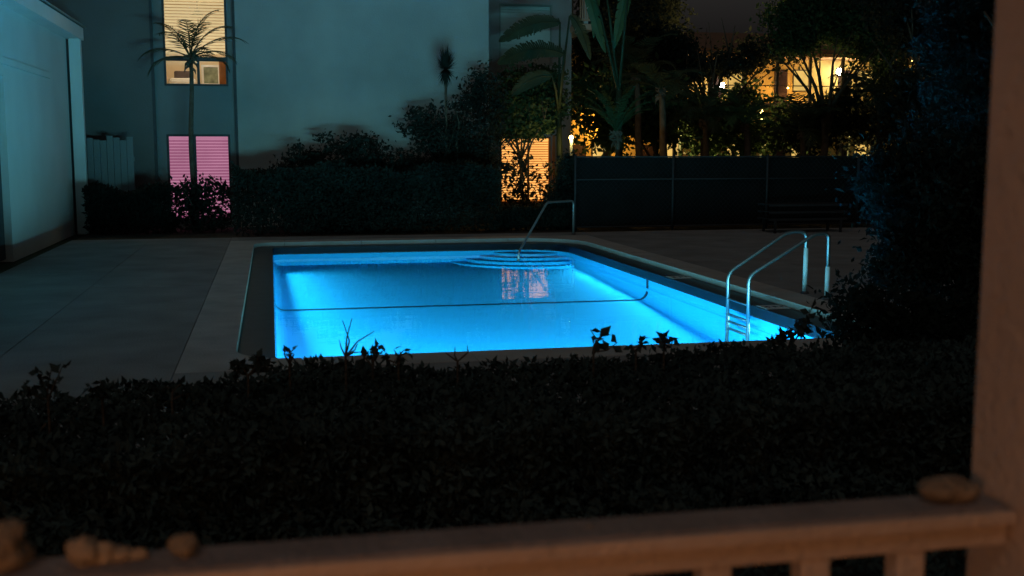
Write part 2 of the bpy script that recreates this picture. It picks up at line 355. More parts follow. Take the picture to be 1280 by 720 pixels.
# depth marker tiles with digits
def text_obj(s, size, loc, rot, m, parent, name='lettering'):
    c = bpy.data.curves.new(name, 'FONT'); c.body = s; c.size = size; c.extrude = .001; c.align_x = 'CENTER'; c.align_y = 'CENTER'
    co = bpy.data.objects.new(name, c); COL.objects.link(co); me = bpy.data.meshes.new_from_object(co.evaluated_get(bpy.context.evaluated_depsgraph_get()))
    COL.objects.unlink(co); bpy.data.objects.remove(co); me.materials.clear(); me.materials.append(m); o = bpy.data.objects.new(name, me); COL.objects.link(o); o.location = loc; o.rotation_euler = rot; o.parent = parent; return o
for yy, s, lb in ((onz(857, 346, -.07).y, '3 FT', 'small pale depth marker reading 3 FT beyond the ladder'), (onz(977, 383, -.07).y, '4 FT', 'small pale depth marker reading 4 FT nearer than the ladder')):
    t = thing('depth_marker', lb, 'depth marker', (PX1 + .19, yy, -.078), 'depth markers on the pool edge')
    MB().box(-.16, .16, -.16, .16, 0, .006).build('marker_tile', M['marker'], t)
    for ch, dx_, nm in ((s[0], -.09, 'digit'), ('F', .025, 'letter'), ('T', .105, 'letter')): text_obj(ch, .16, (dx_, 0, .008), (0, 0, 0), M['line'], t, nm)

# handrails and ladder
def rail_tube(parent, pts, r=.022, name='rail', m=None):
    P = []; pts = [Vector(p) for p in pts]
    P.append(pts[0])
    for i in range(1, len(pts) - 1):
        a, b, c = pts[i - 1], pts[i], pts[i + 1]; d1 = (a - b); d2 = (c - b); q = min(.10, d1.length * .45, d2.length * .45)
        s = b + d1.normalized() * q; e = b + d2.normalized() * q
        for k in range(6): tt = k / 5; P.append(s * (1 - tt) ** 2 + b * 2 * tt * (1 - tt) + e * tt * tt)
    P.append(pts[-1]); return MB().tube(P, r, 10).build(name, m or M['steel'], parent, True)
lad = thing('pool_ladder', 'steel pool ladder with long slanting handrails and three rungs in the water', 'ladder', (5.76, 13.2, 0))
for yy, vx, zt_, (tx, ty), ex, pt in ((13.50, 907, .30, (985, 290), 1008, .60), (12.86, 935, .33, (1020, 292), 1036, .42)):
    y_ = yy - 13.2; q = at(tx, ty, yy); e_ = at(ex, 300, yy).x - 5.76
    rail_tube(lad, [(0, y_, -.62), (0, y_, zt_), (q.x - 5.76, y_, q.z), (e_, y_, q.z), (e_, y_, 0.01)], .024)
    MB().tube([(e_, y_, .012), (e_, y_, pt)], [.031, .031], 14).build('post_sleeve', M['pvc'], lad, True)
    MB().tube([(e_, y_, .002), (e_, y_, .03)], [.06, .045], 12).build('base_flange', M['steel'], lad, True)
for z in (-.04, -.24, -.33, -.42):
    MB().tube([(0, .30, z), (0, -.34, z)], .02 if z < -.1 else .014, 8).build('rung', M['steel'], lad, True)
sr = thing('step_handrail', 'thin dark handrail slanting down to the pool steps', 'handrail', (6.5, 23.5, 0))
a = onz(648, 316, WZ); b = at(684, 253, 23.2); c = at(717, 251, 23.9); d = Vector((c.x, c.y, 0.01))
off = Vector((6.5, 23.5, 0))
rail_tube(sr, [a - off + Vector((0, 0, -.25)), a - off, b - off, c - off, d - off], .024, m=M['galv'])
MB().tube([d - off, d - off + Vector((0, 0, .03))], [.05, .035], 12).build('base_flange', M['steel'], sr, True)
# ------------------------------------------------------------------ left building
LX = -4.38
lb_ = thing('pool_house', 'white stucco building at the far left with bright eave and dark doorway', 'building', (LX, 20, 0))
def lw(name, m, *a, bevel=0): 
    x0, x1, y0, y1, z0, z1 = a; return MB().box(x0 - LX, x1 - LX, y0 - 20, y1 - 20, z0, z1).build(name, m, lb_, bevel=bevel)
lw('wall', M['siding'], LX - .22, LX, 20.62, 26.99, -.05, 4.32)
lw('wall', M['siding'], LX - .22, LX, 18.5, 20.62, 3.12, 4.32)
lw('wall', M['siding'], LX - .22, LX, 8, 18.5, -.05, 4.32)
lw('wall', M['siding'], LX - 6, LX - .223, 26.8, 27.0, -.05, 4.32)
lw('door_frame', M['trimdark'], LX - .2, LX - .12, 18.503, 20.617, 0, 3.118)
lw('door', M['door'], LX - .28, LX - .21, 18.52, 20.60, 0, 3.10)
lw('soffit', M['white'], LX - .3, LX + .30, 8, 27.15, 4.322, 4.36)
lw('fascia', M['white'], LX + .302, LX + .34, 8, 27.17, 4.30, 4.57)
mb = MB(); mb.add([(.40, -12, 4.57), (.40, 7.2, 4.57), (-3, 7.2, 5.9), (-3, -12, 5.9), (.40, -12, 4.61), (.40, 7.2, 4.61), (-3, 7.2, 5.94), (-3, -12, 5.94)], [(0,3,2,1),(4,5,6,7),(0,1,5,4),(1,2,6,5),(2,3,7,6),(3,0,4,7)]); mb.build('roof', M['greytrim'], lb_)
lw('ledge', M['siding'], LX + .001, LX + .06, 14.0, 24.6, 3.30, 3.42, bevel=.008)
lw('corner_post', M['white'], LX + .06, LX + .31, 26.85, 27.03, -.05, 4.32, bevel=.01)
lw('corner_joint', M['trimdark'], LX + .001, LX + .012, 26.9, 26.98, 0, 4.31)
# board fence between the pool house and the apartment block
f = thing('board_fence', 'short grey board fence with ragged top beside the white building', 'fence', (-3.8, 27.2, 0))
rq = random.Random(9)
for k in range(7):
    x = -.28 + k * .145; h = 2.12 + rq.uniform(-.05, .07)
    MB().box(x, x + .135, -.012 + rq.uniform(-.006, .006), .012, 0, h).build('board', M['panel'], f)
MB().box(-.3, .74, .03, .07, .5, .6).build('rail', M['panel'], f); MB().box(-.3, .74, .03, .07, 1.6, 1.7).build('rail', M['panel'], f)

# ------------------------------------------------------------------ apartment building
AY = 28.0
ap = thing('apartment_building', 'large grey stucco apartment building behind the pool with lit windows', 'building', (0, AY, 0))
def aw(name, m, x0, x1, y0, y1, z0, z1, parent=None, bevel=0):
    return MB().box(x0, x1, y0 - AY, y1 - AY, z0, z1).build(name, m, parent or ap, bevel=bevel)
bx0, bx1 = at(191, 100, AY).x, at(294, 100, AY).x      # recessed window bay
EX = at(611, 100, AY).x
TOP = 9.2
aw('wall', M['stuccoshade'], -14, bx0 - .03, AY, AY + .3, -.1, TOP)
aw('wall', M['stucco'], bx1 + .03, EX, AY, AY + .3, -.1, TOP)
aw('wall', M['stucco'], EX - .3, EX, AY + .302, 33.3, -.1, TOP)
for nm in (bx0, bx1 + .0): aw('groove', M['trimdark'], nm - .028, nm + .028, AY + .012, AY + .2, -.1, TOP)
RY = AY + .12
def holes_wall(parent, m, x0, x1, z0, z1, y, holes, th=.15):
    """wall with rectangular openings, cut on a grid"""
    xs = sorted({x0, x1, *[h[0] for h in holes], *[h[1] for h in holes]}); zs = sorted({z0, z1, *[h[2] for h in holes], *[h[3] for h in holes]})
    mb = MB()
    for i in range(len(xs) - 1):
        for j in range(len(zs) - 1):
            cx, cz = (xs[i] + xs[i+1]) / 2, (zs[j] + zs[j+1]) / 2
            if any(h[0] < cx < h[1] and h[2] < cz < h[3] for h in holes): continue
            mb.quad((xs[i], y, zs[j]), (xs[i+1], y, zs[j]), (xs[i+1], y, zs[j+1]), (xs[i], y, zs[j+1]))
    for a, b, c, d in holes:
        mb.quad((a, y, c), (a, y, d), (a, y + th, d), (a, y + th, c)); mb.quad((b, y, c), (b, y + th, c), (b, y + th, d), (b, y, d))
        mb.quad((a, y, c), (a, y + th, c), (b, y + th, c), (b, y, c)); mb.quad((a, y, d), (b, y, d), (b, y + th, d), (a, y + th, d))
    return mb
def slats(x0, x1, z0, z1, y, pitch=.072, cover=.62, tilt=.012):
    mb = MB(); z = z1
    while z - pitch > z0 - 1e-4:
        mb.add([(x0, y, z), (x1, y, z), (x1, y + tilt, z - pitch * cover), (x0, y + tilt, z - pitch * cover)], [(3, 2, 1, 0)]); z -= pitch
    return mb
def window(parent, name, x0, x1, z0, z1, y, muls, blind, back, bz0=None, label=None, fr=None, sash=None, group=None):
    """y = parent-local plane of the frame"""
    fm = fr or M['trimdark']; f = .05
    m = MB(); m.box(x0, x0 + f, y, y + .06, z0, z1); m.box(x1 - f, x1, y, y + .06, z0, z1)
    m.box(x0 + f, x1 - f, y, y + .06, z0, z0 + f); m.box(x0 + f, x1 - f, y, y + .06, z1 - f, z1)
    w_ = m.build(name, fm, parent)
    if label: w_['label'] = label
    for mx, za, zb in muls: MB().box(mx - .03, mx + .03, y + .003, y + .057, za, zb).build('mullion', fm, w_)
    if sash: MB().box(x0 + f, x1 - f, y - .006, y + .055, sash - .05, sash + .05).build('sash_rail', fm, w_)
    bz = z0 + f if bz0 is None else bz0
    s = slats(x0 + f, x1 - f, bz, z1 - f - .05, y + .09).build('blind', blind, w_); s['kind'] = 'stuff'
    MB().box(x0 + f, x1 - f, y + .08, y + .12, z1 - f - .048, z1 - f - .002).build('blind_headrail', blind, w_)
    if back: MB().box(x0 + f * .5, x1 - f * .5, y + .14, y + .15, bz, z1 - f * .5).build('lit_curtain', back, w_)
    return w_
def pw(x0, x1, y0, y1, Y):
    a = at(x0, y1, Y); b = at(x1, y0, Y); return a.x, b.x, a.z, b.z
u = pw(205.5, 282, -6, 107, RY); l = pw(211, 286.5, 168, 276, RY)
lx0, lx1 = u[0], u[1]; l = (lx0, lx1, l[2], l[3])
top = (lx0, lx1, 6.6, 8.6)
holes_wall(ap, None, bx0 + .028, bx1 - .028, -.1, TOP, RY - AY, [u, l, top]).build('bay_panel', M['panel'], ap)
wu = window(ap, 'window', *u, RY - AY + .03, [((lx0 + lx1) / 2 + .05, u[2] + .05, at(240, 76, RY).z)], M['blind'], None, bz0=at(240, 71, RY).z, label='upper window with yellow blind half lowered over a lit room', sash=at(240, 73.5, RY).z)
wl = window(ap, 'window', *l, RY - AY + .03, [((lx0 + lx1) / 2 - .09, l[2], l[3])], M['pink'], M['pink_b'], label='lower window with glowing pink blinds')
window(ap, 'window', *top, RY - AY + .03, [], M['glass'], M['glass'])
# room behind the upper window
rm = MB(); ry0, ry1 = RY - AY + .16, 3.2; x0, x1, z0, z1 = lx0 - .9, lx1 + .9, 3.0, 5.6
rm.quad((x0, ry1, z0), (x0, ry1, z1), (x1, ry1, z1), (x1, ry1, z0)); rm.quad((x0, ry0, z0), (x0, ry0, z1), (x0, ry1, z1), (x0, ry1, z0)); rm.quad((x1, ry0, z0), (x1, ry1, z0), (x1, ry1, z1), (x1, ry0, z1))
rm.quad((x0, ry0, z1), (x1, ry0, z1), (x1, ry1, z1), (x0, ry1, z1)); rm.quad((x0, ry0, z0), (x0, ry1, z0), (x1, ry1, z0), (x1, ry0, z0))
rm.build('room', M['roomwall'], ap)
def inroom(px, py, Y): return at(px, py, Y)
a, b = inroom(255, 104, 30.8), inroom(272, 84, 30.8)
pf = thing('picture', 'framed grey picture on the wall inside the lit upper room', 'picture', ((a.x + b.x) / 2, 30.9, (a.z + b.z) / 2))
hw, hh = (b.x - a.x) / 2, (b.z - a.z) / 2
m = MB(); m.box(-hw - .06, -hw, -.04, 0, -hh - .06, hh + .06); m.box(hw, hw + .06, -.04, 0, -hh - .06, hh + .06); m.box(-hw, hw, -.04, 0, hh, hh + .06); m.box(-hw, hw, -.04, 0, -hh - .06, -hh); m.build('frame', M['white'], pf)
MB().box(-hw, hw, -.02, -.005, -hh, hh).build('print', M['art'], pf)
a, b = inroom(218, 101, 30.6), inroom(241, 89, 30.6)
ob = thing('headboard', 'dark padded headboard inside the lit upper room', 'headboard', ((a.x + b.x) / 2, 30.6, 3.0))
MB().box(-(b.x - a.x) / 2, (b.x - a.x) / 2, -.08, .08, .02, b.z - 3.0).build('panel', M['sofa'], ob, bevel=.04)
MB().box(-.35, .35, -.5, -.15, a.z - 3.35, a.z - 3.0 + .05).build('pillow', M['white'], ob, bevel=.1)
a, b = inroom(273, 106, 29.2), inroom(281, 76, 29.2)
ob = thing('wardrobe', 'orange wooden wardrobe at the right of the lit upper room', 'wardrobe', ((a.x + b.x) / 2 + .1, 29.5, 3.0))
MB().box(-.16, .3, -.3, .3, .02, 1.12).build('cabinet', M['wood'], ob, bevel=.02); MB().box(-.13, .27, -.32, -.302, .1, .98).build('door', M['wood'], ob, bevel=.01)
ld = bpy.data.lights.new('room_light', 'POINT'); ld.energy = 60; ld.color = (1, .80, .56); ld.shadow_soft_size = .15
cl = thing('ceiling_lamp', 'warm ceiling lamp inside the lit upper room', 'lamp', ((lx0 + lx1) / 2, 29.4, 5.2))
lo = bpy.data.objects.new('room_light', ld); COL.objects.link(lo); lo.parent = cl; lo.location = (0, 0, -.12)
MB().tube([(0, 0, .4), (0, 0, .05)], .01, 6).build('cord', M['trimdark'], cl); MB().tube([(0, 0, .1), (0, 0, -.05)], [.04, .16], 14, False).build('lamp_shade', M['white'], cl)

# recessed wing on the right
WY = 33.0
wg = thing('recessed_wing', 'recessed right wing of the apartment building with the orange window', 'building', (0, WY, 0))
u = pw(624, 690.5, 6, 82, WY); l = pw(625.5, 688.5, 171, 254, WY); EX2 = at(706, 100, WY).x; l2 = (l[1] + .06, l[1] + .17, l[2] + .2, l[3]); u3 = (u[0], u[1], 6.75, 8.6)
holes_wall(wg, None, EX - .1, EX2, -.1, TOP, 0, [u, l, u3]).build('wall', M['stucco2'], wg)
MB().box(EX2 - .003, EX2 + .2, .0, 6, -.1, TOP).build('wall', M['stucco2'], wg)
window(wg, 'window', *u, .03, [], M['blinddim'], M['blinddim'], label='unlit upper window with pale closed shade', fr=M['greytrim'])
window(wg, 'window', *l, .03, [(l[0] + (l[1] - l[0]) * .56, l[2], l[3])], M['orange'], M['orange_b'], label='ground floor window glowing orange behind branches', fr=M['wood'])
MB().box(l[1] + .05, l[1] + .13, -.05, .0, l[2] + .15, l[3] + .05).build('shutter_edge', M['wood'], wg)
window(wg, 'window', *u3, .03, [], M['glass'], M['glass'])
# balcony at the wing's corner
p0, p1 = at(704, 34, WY), at(733, 20, WY)
bl = thing('corner_balcony', 'brown balcony with pale rail at the top of the wing corner', 'balcony', (p0.x, WY, 0))
W_ = p1.x - p0.x; z = p0.z
MB().box(.2, W_, -1.0, 1.5, z - .16, z).build('slab', M['soffit'], bl); MB().box(.2, W_, 1.5, 1.6, z, z + 2.6).build('back_wall', M['stair'], bl)
MB().box(.22, W_ - .02, -1.0, -.96, z + .08, z + .14).build('rail', M['soffit'], bl); MB().box(.22, W_ - .02, -1.0, -.96, z + .85, z + .92).build('rail', M['soffit'], bl)
for k in range(8): MB().box(.24 + k * (W_ - .3) / 7, .27 + k * (W_ - .3) / 7, -.995, -.965, z + .14, z + .85).build('baluster', M['soffit'], bl)
MB().box(W_ * .55, W_ * .55 + .12, -.9, -.78, z, z + 2.4).build('column', M['white'], bl)
# lamps
def lamp(px, py, Y, e, r, label, m, postz=None, col=(1, .62, .2), wall=False):
    p = at(px, py, Y); t = thing('wall_lamp' if wall else 'lantern', label, 'lamp', (p.x, p.y, p.z))
    mb = MB(); 
    for k in range(5): pass
    vs = [];N = 10
    mb.tube([(0, 0, -r), (0, 0, -r * .8), (0, 0, -r * .35), (0, 0, r * .35), (0, 0, r * .8), (0, 0, r)], [r * .1, r * .6, r * .94, r * .94, r * .6, r * .1], 12)
    mb.build('bulb', m, t, True)
    MB().tube([(0, 0, r), (0, 0, r + .05)], [r * 1.3, r * .5], 12).build('cap', M['trimdark'], t)
    if postz is not None: MB().tube([(0, 0, postz - p.z), (0, 0, -r)], .045, 8).build('post', M['greytrim'], t)
    else: MB().tube([(0, 0, r + .04), (0, .12, r + .08), (0, .3, r + .08)], .015, 6).build('bracket', M['trimdark'], t)
    ld = bpy.data.lights.new('lamp_light', 'POINT'); ld.energy = e; ld.color = col; ld.shadow_soft_size = r
    lo = bpy.data.objects.new('lamp_light', ld); COL.objects.link(lo); lo.parent = t; lo.location = (0, -r - .03, 0)
    return t
lamp(714, 172, 29.0, 60, .06, 'bright yellow lantern on a post at the right corner of the wing', M['bulby'], 0.0)

# ------------------------------------------------------------------ far motel-like building behind the trees
FY = 62.0
fb = thing('walkway_building', 'long two storey building with lit walkways far behind the trees', 'building', (0, FY, 0))
X0, X1 = at(700, 120, FY).x, at(1215, 120, FY).x
def fw(name, m, x0, x1, y0, y1, z0, z1): return MB().box(x0, x1, y0, y1, z0, z1).build(name, m, fb)
fw('wall', M['cream'], X0, X1, 1.8, 2.1, -.1, 7.4)
fw('walkway_slab', M['soffit'], X0, X1, 0, 1.798, 4.28, 4.55)
fw('walkway_slab', M['soffit'], X0, X1, -.3, 1.798, 7.2, 7.4)
mb = MB(); mb.add([(X0 - .5, -.8, 7.402), (X1 + .5, -.8, 7.402), (X1 + .5, 6, 9.0), (X0 - .5, 6, 9.0), (X0 - .5, -.8, 7.55), (X1 + .5, -.8, 7.55), (X1 + .5, 6, 9.15), (X0 - .5, 6, 9.15)], [(0,3,2,1),(4,5,6,7),(0,1,5,4),(1,2,6,5),(2,3,7,6),(3,0,4,7)]); mb.build('roof', M['stair'], fb)
k = 0; x = X0 + .5
while x < X1:
    fw('column', M['trimdark'], x, x + .16, .02, .18, -.1, 4.278); fw('column', M['trimdark'], x, x + .16, .02, .18, 4.552, 7.198)
    if k % 2 == 0:
        fw('door', M['door'], x + .7, x + 1.55, 1.74, 1.798, 4.55, 6.6); fw('door', M['door'], x + .7, x + 1.55, 1.74, 1.798, 0, 2.1)
        wn = fw('window', M['trimdark'], x + 1.9, x + 3.1, 1.74, 1.798, 5.3, 6.6); MB().box(x + 1.96, x + 3.04, 1.72, 1.738, 5.36, 6.54).build('pane', M['farwin'], wn)
        wn = fw('window', M['trimdark'], x + 1.9, x + 3.1, 1.74, 1.798, .9, 2.2); MB().box(x + 1.96, x + 3.04, 1.72, 1.738, .96, 2.14).build('pane', M['farwin'], wn)
    x += 2.1; k += 1
mb = MB()
for zz in (4.6, 5.5): mb.box(X0, X1, -.0, .018, zz, zz + .06)
mb.build('guard_rail', M['trimdark'], fb)
for i, (px, py, e, r, lbl, m, c) in enumerate([
    (1050, 90, 180, .22, 'dazzling white lamp under the far walkway roof', M['bulb'], (1, .66, .25)),
    (903, 107, 90, .16, 'small bright yellow lamp left of the dazzling white one', M['bulb'], (1, .60, .2)),
    (985, 110, 150, .05, 'dim orange lamp between the two bright walkway lamps', M['bulby'], (1, .5, .12)),
    (1141, 75, 60, .08, 'lone faint lamp high up in the dark trees at right', M['bulby'], (1, .6, .2)),
    (760, 150, 560, .05, 'hidden orange lamp low in the palms near the wing', M['bulby'], (1, .5, .1))]):
    t = lamp(px, py, FY + .8, e, r, lbl, m, None, c, True)

for px, py, Y, e, lbl in ((850, 160, 41.0, 700, 'added fill lantern on a post low behind the palms at left of the tree group'),
                          (952, 140, 43.0, 900, 'added fill lantern on a post under the orange walkway lamp'),
                          (1062, 150, 41.0, 700, 'added fill lantern on a post below the dazzling white walkway lamp')):
    lamp(px, py, Y, e, .07, lbl, M['bulby'], 0.0, (1, .66, .2))  # post lamps added among the trees to make leaves glow and glint
# ------------------------------------------------------------------ chain link fence with dark windscreen behind the pool, right
FYY = 24.75
fn = thing('screened_fence', 'chain link fence with dark windscreen running right behind the pool', 'fence', (0, FYY, 0))
fx0, fx1 = at(719, 250, FYY).x, 16.0; zt = at(800, 196, FYY).z
xx = fx0; i = 0
while xx < fx1: MB().tube([(xx, 0, -.05), (xx, 0, zt + .04)], .03, 10).build('post', M['coated'], fn, True); xx += 2.35; i += 1
for z in (zt, at(800, 224, FYY).z, .1): MB().tube([(fx0, 0, z), (fx1, 0, z)], .018, 8).build('rail', M['coated'], fn, True)
mb = MB(); N = int((fx1 - fx0) / .12)
for k in range(-15, N):
    for s in (1, -1):
        xa, xb = fx0 + k * .12, fx0 + k * .12 + zt - .12
        za, zb = (.1, zt) if s > 0 else (zt, .1)
        xa2, xb2 = max(xa, fx0), min(xb, fx1)
        if xb2 <= xa2: continue
        zaa = za + (zb - za) * (xa2 - xa) / (xb - xa); zbb = za + (zb - za) * (xb2 - xa) / (xb - xa)
        mb.tube([(xa2, .012 * s, zaa), (xb2, .012 * s, zbb)], .003, 3, False)
mb.build('wire_mesh', M['coated'], fn)['kind'] = 'stuff'
sc = MB(); nx = 90
for i in range(nx):
    for j in range(6): pass
vs = []; fs = []
for i in range(nx + 1):
    for j in range(7):
        x = fx0 + .03 + (fx1 - fx0 - .03) * i / nx; z = .08 + (zt - .1) * j / 6
        vs.append((x, .05 + .012 * math.sin(x * 3.1 + j) + .01 * math.sin(x * 7.7), z))
for i in range(nx):
    for j in range(6): fs.append((i * 7 + j, (i + 1) * 7 + j, (i + 1) * 7 + j + 1, i * 7 + j + 1))
sc.add(vs, fs).build('windscreen', M['screen'], fn, True)

# stacked loungers beyond the ladder
lg = thing('stacked_loungers', 'dim stack of slatted pool loungers by the dark fence', 'lounger', (at(1008, 268, 23.4).x, 23.6, 0))
for q in range(3):
    zz = .28 + q * .16; fr_ = MB(); fr_.box(-.95, .95, -.32, -.28, zz, zz + .05); fr_.box(-.95, .95, .28, .32, zz, zz + .05); fr_ = fr_.build('frame', M['coated'], lg)
    for k in range(14): MB().box(-.93 + k * .135, -.85 + k * .135, -.28, .28, zz + .03, zz + .045).build('slat', M['coated'], lg)
for sx in (-.8, .8):
    for sy in (-.3, .3): MB().box(sx - .025, sx + .025, sy - .02, sy + .02, 0, .28).build('leg', M['coated'], lg)

# ------------------------------------------------------------------ plants: palm in front of the bay
def palm(label, base, top, r, nf, L_, seed, name='palm_tree', leafm=None, droop=.9, lw_=.32, cat='palm tree', sw=.035, angs=None):
    rr = random.Random(seed); t = thing(name, label, cat, base); tp = Vector(top) - Vector(base)
    pts = [Vector((tp.x * q ** 1.5 + .02 * math.sin(q * 9), tp.y * q, tp.z * q)) for q in [k / 10 for k in range(11)]]
    MB().tube(pts, [r * (1.35 - .55 * k / 10) for k in range(11)], 10).build('trunk', M['bark'], t, True)
    bm_ = MB()
    for k in range(26):
        a = rr.uniform(0, 2 * PI); s = tp + Vector((0, 0, -.12 + rr.uniform(-.12, .18))); e = s + Vector((math.cos(a) * .16, math.sin(a) * .16, rr.uniform(-.22, .14)))
        bm_.tube([s, (s + e) / 2 + Vector((math.cos(a), math.sin(a), 0)) * .05, e], [.035, .025, .006], 5)
    bm_.build('boot', M['bark'], t)
    for k in range(nf):
        a, el = (2 * PI * k / nf + rr.uniform(-.3, .3), rr.uniform(.25, 1.35)) if angs is None else angs[k]
        ln = L_ * rr.uniform(.8, 1.15); P = []; d = Vector((math.cos(a), math.sin(a), 0)); side = Vector((-math.sin(a), math.cos(a), 0))
        for q in range(11):
            s = q / 10; ang = el - s * s * droop * (1.25 - .2 * el)
            P.append((P[-1] + (d * math.cos(ang) + Vector((0, 0, 1)) * math.sin(ang)) * ln / 10) if P else tp.copy())
        mb = MB(); mb.tube(P, [.02 - .0016 * q for q in range(11)], 5)
        for q in range(2, 11):
            for h in (0, .5):
                if q == 10 and h: continue
                p = P[q] if not h else (P[q] + P[q + 1]) / 2; tn = (P[min(q + 1, 10)] - P[q - 1]).normalized()
                ll = lw_ * math.sin(PI * (.12 + .82 * (q + h) / 11)) * rr.uniform(.8, 1.15)
                for s_ in (-1, 1):
                    o = (side * s_ * .75 + tn * .75 + Vector((0, 0, -.25 + rr.uniform(-.15, .15)))).normalized() * ll; w2 = tn * sw
                    mb.add([p - w2 * .4, p + w2 * .4, p + o * .55 + w2 * .5, p + o, p + o * .5 - w2 * .5], [(0, 1, 2, 3), (0, 3, 4)])
        mb.build('frond', leafm or M['frond'], t)
    return t
pb = at(243, 292, 27.0); pt_ = at(238, 72, 27.0)
AN = [(2.6, 1.15), (1.8, 1.45), (.5, 1.42), (.2, 1.1), (-.1, .75), (.35, .45), (3.3, .45), (3.0, .15), (-.3, .2), (4.2, .8), (5.2, .5), (1.2, 1.2)]
palm('slender palm silhouetted against the lit windows at left', (pb.x, pb.y, 0), pt_, .055, len(AN), 1.25, 3, angs=AN, droop=1.1, lw_=.34)
# small yucca-like head on thin stem
yb = at(556, 250, 26.8); yt = at(557, 92, 26.8); rng = np.random.default_rng(5)
t = thing('yucca_plant', 'small spiky round head on a thin stem against the grey wall', 'yucca', (yb.x, yb.y, 0)); tp = yt - Vector((yb.x, yb.y, 0))
MB().tube([(0, 0, 0), (tp.x * .4 + .03, 0, tp.z * .5), tp], [.05, .035, .03], 7).build('trunk', M['bark'], t, True)
mb = MB()
for k in range(620):
    d = Vector(rng.normal(size=3)); d.normalize(); d.z = d.z * 1.1 + .12; ln = rng.uniform(.16, .40); s = d.cross(Vector((0, 0, 1))).normalized() * .009; c = tp + Vector((0, 0, .1))
    e = c + d * ln * Vector((.8, .8, 1.25)).length / 1.7 + Vector((0, 0, d.z * .16)); mb.add([c - s, c + s, (c + e) / 2 + s, e, (c + e) / 2 - s], [(0, 1, 2, 3), (0, 3, 4)])
mb.build('crown', M['leafdim'], t)

def B(px, py, Y, rx, rz, ry=None):
    """ellipsoid round a picture point at depth Y; radii given in pixels there"""
    p = at(px, py, Y); s = Y / FPX; return (p.x, Y, p.z, rx * s, (ry if ry else rx * .8) * s, rz * s)
# hedges / shrubs in front of the apartment
def hedge(label, x0, x1, y0, y1, zt, n, size, seed, leafm, cat='hedge', name='hedge', wob=.1, group=None):
    rng = np.random.default_rng(seed); t = thing(name, label, cat, ((x0 + x1) / 2, (y0 + y1) / 2, 0), group)
    P = np.stack([rng.uniform(x0, x1, n), rng.uniform(y0, y1, n), rng.uniform(0, 1, n) ** .7], 1)
    top = zt + wob * (np.sin(P[:, 0] * 2.3 + seed) + np.sin(P[:, 0] * 5.7 + P[:, 1] * 3) * .6 + np.sin(P[:, 0] * 13.1 + P[:, 1] * 9) * .35)
    m_ = rng.random(n); fr = m_ < .45; P[fr, 1] = y0 + np.abs(rng.normal(0, .09, fr.sum())); tp_ = (m_ > .45) & (m_ < .8); P[tp_, 2] = 1 - np.abs(rng.normal(0, .05, tp_.sum()))
    P[:, 2] *= top; P -= np.array([(x0 + x1) / 2, (y0 + y1) / 2, 0]); P[:, 2] = np.maximum(P[:, 2], .02)
    leaf_mesh('foliage', P, size, leafm, t, rng)
    mb = MB(); r2 = random.Random(seed)
    for k in range(int((x1 - x0) * 3)):
        x = r2.uniform(x0, x1) - (x0 + x1) / 2; h = zt * r2.uniform(.75, .95); mb.tube([(x, 0, 0), (x + r2.uniform(-.1, .1), r2.uniform(-.1, .1), h * .5), (x + r2.uniform(-.25, .25), r2.uniform(-.2, .2), h)], [.025, .018, .006], 5)
    mb.build('stem', M['bark'], t); return t
A = at
hedge('long dark clipped hedge between the pool and the grey building', A(292, 250, 25.4).x, A(622, 250, 25.4).x, 25.0, 26.0, A(400, 212, 25.2).z, 26000, .10, 11, M['leafdim'])
hedge('low dark hedge left of the pink window', A(108, 250, 26.3).x, A(214, 250, 26.3).x, 26.0, 26.8, A(150, 235, 26.3).z, 9000, .09, 12, M['leafdim'])
hedge('low dark hedge under the orange window, behind the handrail', A(622, 250, 25.6).x, A(716, 250, 25.6).x, 25.3, 26.1, A(660, 264, 25.6).z, 7000, .09, 13, M['leafdim'], wob=.05)
tree('round_shrub', 'large rounded dark shrub rising above the clipped hedge', 'shrub', A(430, 250, 26.8).x, 26.8, [B(430, 235, 26.8, 80, 68), B(385, 230, 26.8, 45, 42), B(480, 225, 26.8, 40, 40)], 15000, .11, 21, M['leafdim'], A(430, 180, 26.8).z, .9, .05, clump=.12, per=40)
tree('flowering_shrub', 'leafy shrub in front of the pink window', 'shrub', A(248, 260, 26.6).x, 26.6, [B(232, 252, 26.6, 26, 26), B(268, 252, 26.6, 26, 27), B(222, 236, 26.6, 12, 8), B(262, 235, 26.6, 20, 9), B(250, 285, 26.6, 46, 30)], 2700, .13, 22, M['leafdim'], A(248, 222, 26.6).z, .5, .03, clump=.10, per=12)
tree('ragged_shrub', 'ragged dark small tree left of the orange window', 'shrub', A(575, 250, 27).x, 27.0, [B(590, 165, 27, 45, 45), B(548, 165, 27, 32, 34), B(520, 160, 27, 20, 10), B(610, 125, 27, 26, 34), B(585, 215, 27, 50, 40), B(545, 215, 27, 45, 40), B(600, 105, 27, 10, 20), B(527, 140, 27, 10, 16)], 11500, .11, 23, M['leafdim'], A(590, 130, 27).z, 1.0, .06, clump=.12, per=30, shell=.25)
tree('ragged_tree', 'dark tree with broad sprays across the wing wall', 'tree', A(655, 250, 30).x, 30.0, [B(640, 140, 30, 40, 30), B(680, 135, 30, 34, 30), B(665, 100, 30, 45, 12), B(620, 150, 30, 25, 26), B(655, 158, 30, 40, 14)], 9500, .13, 24, M['leafgreen'], A(660, 110, 30).z, 1.2, .07, clump=.14, per=30, shell=.2)
tree('blocker_shrub', 'narrow dark shrub added by the fence end post to block the lantern reflection', 'shrub', A(708, 250, 25.7).x, 25.7, [B(712, 214, 25.7, 11, 24), B(710, 240, 25.7, 14, 26), B(704, 262, 25.7, 20, 26)], 6500, .10, 26, M['leafdim'], A(708, 215, 25.7).z, .25, .03, clump=.1, per=30)  # shrub added here to keep the lantern's reflection off the water
